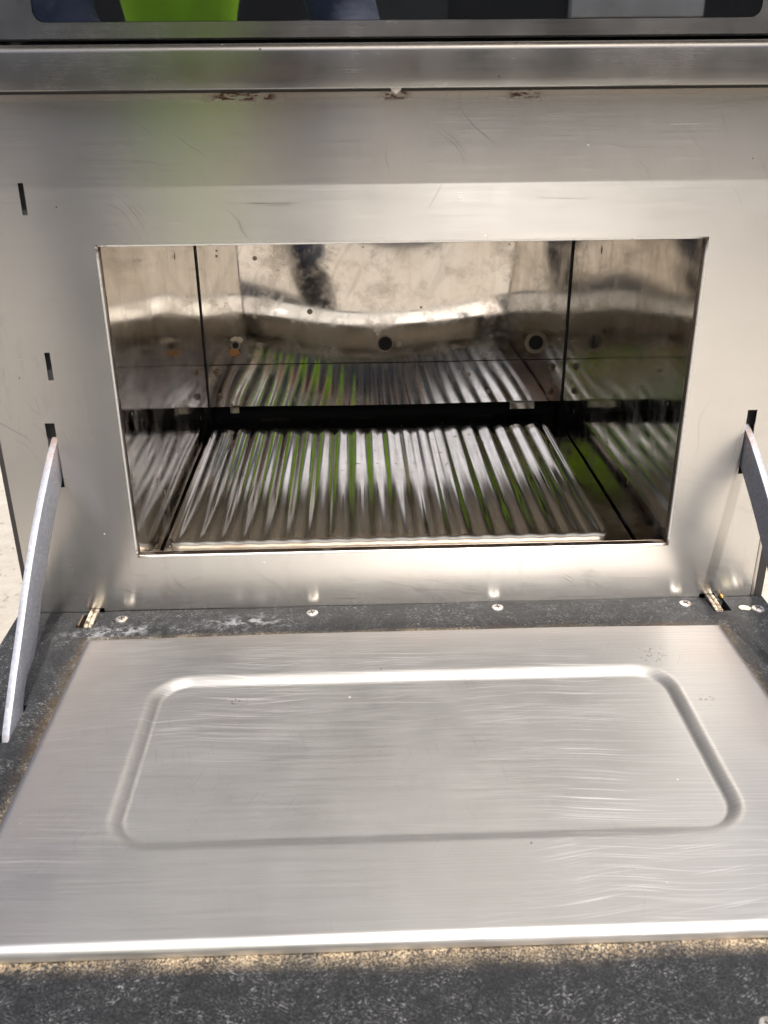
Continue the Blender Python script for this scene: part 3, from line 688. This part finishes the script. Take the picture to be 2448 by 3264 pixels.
def arm(sgn):
    bm = bmesh.new(); outl = top_p + bot_p[::-1]
    A, B = [], []
    for y, z in outl:
        xi, y2, z2 = conv(min(y, 0.0), z) if y <= 0 else (-0.2455, y, z)
        A.append(bm.verts.new((-sgn * xi, y2, z2))); B.append(bm.verts.new((-sgn * (xi - 0.0048), y2, z2)))
    nt_, nb = len(top_p), len(bot_p)
    m_ = len(outl)
    for V, flip in ((A, False), (B, True)):
        # strip between the two edges
        T = V[:nt_]; Bt = V[nt_:][::-1]
        for i in range(max(nt_, nb) - 1):
            a0, a1 = T[min(i, nt_ - 1)], T[min(i + 1, nt_ - 1)]; b0, b1 = Bt[min(i, nb - 1)], Bt[min(i + 1, nb - 1)]
            vs_ = []
            for v in (a0, a1, b1, b0):
                if v not in vs_: vs_.append(v)
            if len(vs_) > 2: bm.faces.new(vs_)
    for i in range(m_): bm.faces.new([A[i], A[(i + 1) % m_], B[(i + 1) % m_], B[i]])
    bmesh.ops.recalc_face_normals(bm, faces=bm.faces)
    edges = [e for e in bm.edges if len(e.link_faces) == 2 and e.calc_face_angle(0) > R(60)]
    bmesh.ops.bevel(bm, geom=edges, offset=0.0005, segments=2, profile=0.5, affect='EDGES')
    o = P(bm_obj('door_arm', bm, M['arm'], None, 35))
    set_attr(o, 'rust', lambda c: max(0.9 * sm((c.y + 0.012) / 0.008) * (1 if c.z > 0.128 else 0.15), sm((-0.150 - c.y) / 0.008)) * (1 if c.y > -0.02 or c.z < 0.03 else 0))
    o['label'] = 'curved zinc door arm in the left slot' if sgn < 0 else 'curved zinc door arm in the right slot'
arm(-1); arm(1)

# ------------------------------------------------------------------ ribbed tray
TX0, TX1, TY0, TY1, TZ = -0.1925, 0.1765, 0.0735, 0.383, 0.0290
tray = None
def tray_mesh():
    nr = 20; per = (TX1 - TX0 - 0.008) / nr; cr = 0.010
    xs = subdiv([TX0, TX0 + 0.004, TX1 - 0.004, TX1], per / 14)
    ys = [TY0, TY0 + 0.0008, TY0 + 0.0020, TY0 + 0.004, TY0 + 0.008, TY0 + 0.013] + subdiv([TY0 + 0.018, TY1], 0.03)
    verts, faces = [], []
    nx = len(xs)
    def zt(x):
        if x < TX0 + 0.004 or x > TX1 - 0.004: ph = 0.5
        else: ph = ((x - TX0 - 0.004) / per) % 1.0
        if abs(ph - 0.5) > 0.40: return 0.0
        return 0.0013 * math.cos((ph - 0.5) / 0.40 * math.pi / 2) ** 1.1
    for j, y in enumerate(ys):
        for x in xs:
            inset = 0.0
            ex = min(x - TX0, TX1 - x)
            if ex < cr: inset = cr - math.sqrt(max(0, cr * cr - (cr - ex) ** 2))
            yy = max(y, TY0 + inset) if j > 0 else TY0 + inset
            if j < 6: yy = TY0 + inset + (y - TY0)
            fade = 0.0014 * (1 - sm((y - TY0) / 0.004))
            verts.append((x, yy, TZ - 0.0025 + zt(x) * (0.55 + 0.45 * sm((y - TY0) / 0.018)) - fade))
    # turned-down front face
    for x in xs:
        ex = min(x - TX0, TX1 - x); inset = cr - math.sqrt(max(0, cr * cr - (cr - ex) ** 2)) if ex < cr else 0
        verts.append((x, TY0 + inset + 0.0002, FZ + 0.0012))
    ny = len(ys)
    for j in range(ny - 1):
        for i in range(nx - 1): faces.append([j * nx + i, j * nx + i + 1, (j + 1) * nx + i + 1, (j + 1) * nx + i])
    for i in range(nx - 1): faces.append([ny * nx + i, ny * nx + i + 1, i + 1, i])
    # side skirts
    base = len(verts)
    for j in range(ny):
        for i in (0, nx - 1):
            v = verts[j * nx + i]; verts.append((v[0], v[1], FZ + 0.0012))
    for j in range(ny - 1):
        faces.append([j * nx, (j + 1) * nx, base + 2 * (j + 1), base + 2 * j]); faces.append([(j + 1) * nx + nx - 1, j * nx + nx - 1, base + 2 * j + 1, base + 2 * (j + 1) + 1])
    return mesh('ribbed_tray', verts, faces)
tray = link('ribbed_tray', tray_mesh(), M['tray'], None, 55)
tray.modifiers.new('thick', 'SOLIDIFY').thickness = 0.0008
tag(tray, 'shiny ribbed metal tray lying on the floor of the open oven cavity', 'tray')

# ------------------------------------------------------------------ what the steel mirrors: the crouching person and a dark wall behind
def skin(name, chains, mat, parent=None, levels=2):
    """chains: list of point lists (x,y,z,r); the first point of a later chain may be an index into all points so far"""
    verts, rad, edges = [], [], []
    for ch in chains:
        prev = None
        for p in ch:
            if isinstance(p, int): prev = p; continue
            verts.append(p[:3]); rad.append(p[3]); k = len(verts) - 1
            if prev is not None: edges.append((prev, k))
            prev = k
    me = bpy.data.meshes.new(name); me.from_pydata(verts, edges, []); me.update()
    o = bpy.data.objects.new(name, me); COL.objects.link(o); me.materials.append(mat)
    md = o.modifiers.new('skin', 'SKIN'); md.use_smooth_shade = True
    for i, r in enumerate(rad): me.skin_vertices[0].data[i].radius = (r, r)
    me.skin_vertices[0].data[0].use_root = True
    sb = o.modifiers.new('sub', 'SUBSURF'); sb.levels = levels; sb.render_levels = levels
    if parent: o.parent = parent
    return o
PXc = -0.325; PYc = -1.22
hz = CAM_POS.z
person = empty('person', (PXc, PYc, GZ))
tag(person, 'person in lime green top and dark blue jeans crouching, mirrored in the oven steel', 'person')
def PP(o, par=None): o.parent = par or person; o.matrix_parent_inverse = Matrix.Translation((-PXc, -PYc, -GZ)) if par is None else Matrix(); return o
# head and hands as one body mesh
body = PP(skin('body', [
    [(PXc, PYc - 0.10, 0.15, 0.09), (PXc, PYc - 0.08, 0.45, 0.09), (PXc, PYc - 0.04, 0.72, 0.09), (PXc, PYc + 0.00, 0.89, 0.055), (PXc, PYc + 0.03, 0.97, 0.075), (PXc + 0.01, PYc + 0.045, 1.06, 0.085), (PXc + 0.01, PYc + 0.04, 1.13, 0.065)],
    [2, (PXc + 0.19, PYc + 0.00, 0.76, 0.045), (PXc + 0.29, PYc + 0.18, 0.44, 0.040), (PXc + 0.315, PYc + 0.46, 0.33, 0.028), (PXc + 0.335, PYc + 0.52, 0.315, 0.030), (PXc + 0.345, PYc + 0.555, 0.325, 0.020), (PXc + 0.33, PYc + 0.585, 0.335, 0.010)],
    [2, (PXc - 0.19, PYc + 0.00, 0.76, 0.045), (PXc - 0.13, PYc + 0.22, 0.44, 0.040), (PXc + 0.13, PYc + 0.46, 0.33, 0.028), (PXc + 0.185, PYc + 0.52, 0.315, 0.030), (PXc + 0.205, PYc + 0.555, 0.325, 0.020), (PXc + 0.222, PYc + 0.585, 0.335, 0.010)],
    [10, (PXc + 0.350, PYc + 0.570, 0.350, 0.009), (PXc + 0.335, PYc + 0.592, 0.362, 0.008)],
    [10, (PXc + 0.352, PYc + 0.565, 0.372, 0.009), (PXc + 0.336, PYc + 0.590, 0.388, 0.008)],
    [10, (PXc + 0.350, PYc + 0.560, 0.392, 0.008), (PXc + 0.336, PYc + 0.588, 0.408, 0.007)],
    [10, (PXc + 0.315, PYc + 0.535, 0.345, 0.010), (PXc + 0.305, PYc + 0.560, 0.350, 0.009)],
    [16, (PXc + 0.204, PYc + 0.570, 0.350, 0.009), (PXc + 0.219, PYc + 0.592, 0.362, 0.008)],
    [16, (PXc + 0.202, PYc + 0.565, 0.372, 0.009), (PXc + 0.218, PYc + 0.590, 0.388, 0.008)],
    [16, (PXc + 0.204, PYc + 0.560, 0.392, 0.008), (PXc + 0.218, PYc + 0.588, 0.408, 0.007)],
    [16, (PXc + 0.235, PYc + 0.535, 0.345, 0.010), (PXc + 0.245, PYc + 0.560, 0.350, 0.009)],
], M['skin']))
PP(skin('green_top', [
    [(PXc, PYc - 0.06, 0.10, 0.14), (PXc, PYc - 0.04, 0.27, 0.145), (PXc, PYc - 0.05, 0.46, 0.072), (PXc, PYc - 0.04, 0.68, 0.165), (PXc, PYc - 0.01, 0.83, 0.085)],
    [3, (PXc + 0.13, PYc - 0.01, 0.78, 0.09)], [3, (PXc - 0.13, PYc - 0.01, 0.78, 0.09)]], M['green']))
PP(skin('jacket_sleeve', [[(PXc + 0.17, PYc - 0.01, 0.77, 0.075), (PXc + 0.25, PYc + 0.08, 0.60, 0.06), (PXc + 0.295, PYc + 0.18, 0.43, 0.056), (PXc + 0.312, PYc + 0.42, 0.345, 0.042)]], M['jeans']))
PP(skin('jacket_sleeve', [[(PXc - 0.17, PYc - 0.01, 0.77, 0.075), (PXc - 0.19, PYc + 0.10, 0.60, 0.06), (PXc - 0.13, PYc + 0.22, 0.43, 0.056), (PXc + 0.09, PYc + 0.42, 0.345, 0.042)]], M['jeans']))
PP(skin('jeans', [
    [(PXc, PYc - 0.14, 0.12, 0.15)],
    [0, (PXc + 0.14, PYc - 0.04, 0.18, 0.105), (PXc + 0.235, PYc + 0.27, 0.44, 0.075), (PXc + 0.22, PYc + 0.24, 0.34, 0.070), (PXc + 0.20, PYc + 0.12, 0.04, 0.062), (PXc + 0.20, PYc + 0.06, -0.06, 0.055)],
    [0, (PXc - 0.14, PYc - 0.04, 0.18, 0.105), (PXc - 0.235, PYc + 0.27, 0.44, 0.075), (PXc - 0.22, PYc + 0.24, 0.34, 0.070), (PXc - 0.20, PYc + 0.12, 0.04, 0.062), (PXc - 0.20, PYc + 0.06, -0.06, 0.055)]], M['jeans']))
for sx in (-1, 1):
    PP(skin('boot', [[(PXc + sx * 0.20, PYc + 0.05, -0.05, 0.05), (PXc + sx * 0.20, PYc + 0.05, GZ + 0.045, 0.045), (PXc + sx * 0.205, PYc + 0.16, GZ + 0.04, 0.042), (PXc + sx * 0.21, PYc + 0.24, GZ + 0.034, 0.034)]], M['boot']))
PP(skin('hair', [[(PXc + 0.01, PYc - 0.025, 1.01, 0.055), (PXc + 0.01, PYc + 0.00, 1.10, 0.085), (PXc + 0.01, PYc + 0.045, 1.155, 0.06)]], M['hair']))
# phone held at the taking position
bm = bmesh.new(); box(bm, -0.036, 0.036, -0.074, 0.074, -0.018, -0.010, 0.003)
ph = bm_obj('phone', bm, M['phone'], None, 40); ph.matrix_world = cam.matrix_world @ Matrix.Translation((0.0, -0.055, 0.030))
tag(ph, 'black phone held up in front of the open oven', 'phone')

wall = empty('dark_wall', (0, -3.4, GZ)); tag(wall, 'dark wall mirrored in the black upper door glass', 'wall')
def PW(o): o.parent = wall; o.matrix_parent_inverse = Matrix.Translation((0, 3.4, -GZ)); return o
PW(box_obj('wall_face', -4, 4, -3.6, -3.4, GZ, 1.3, M['wall']))
PW(box_obj('grey_door', 0.0, 0.34, -3.395, -3.36, GZ, 1.2, M['grey'], None, 0.004))
PW(box_obj('white_bar', 0.80, 1.30, -3.395, -3.33, 0.60, 0.68, M['white'], None, 0.004))
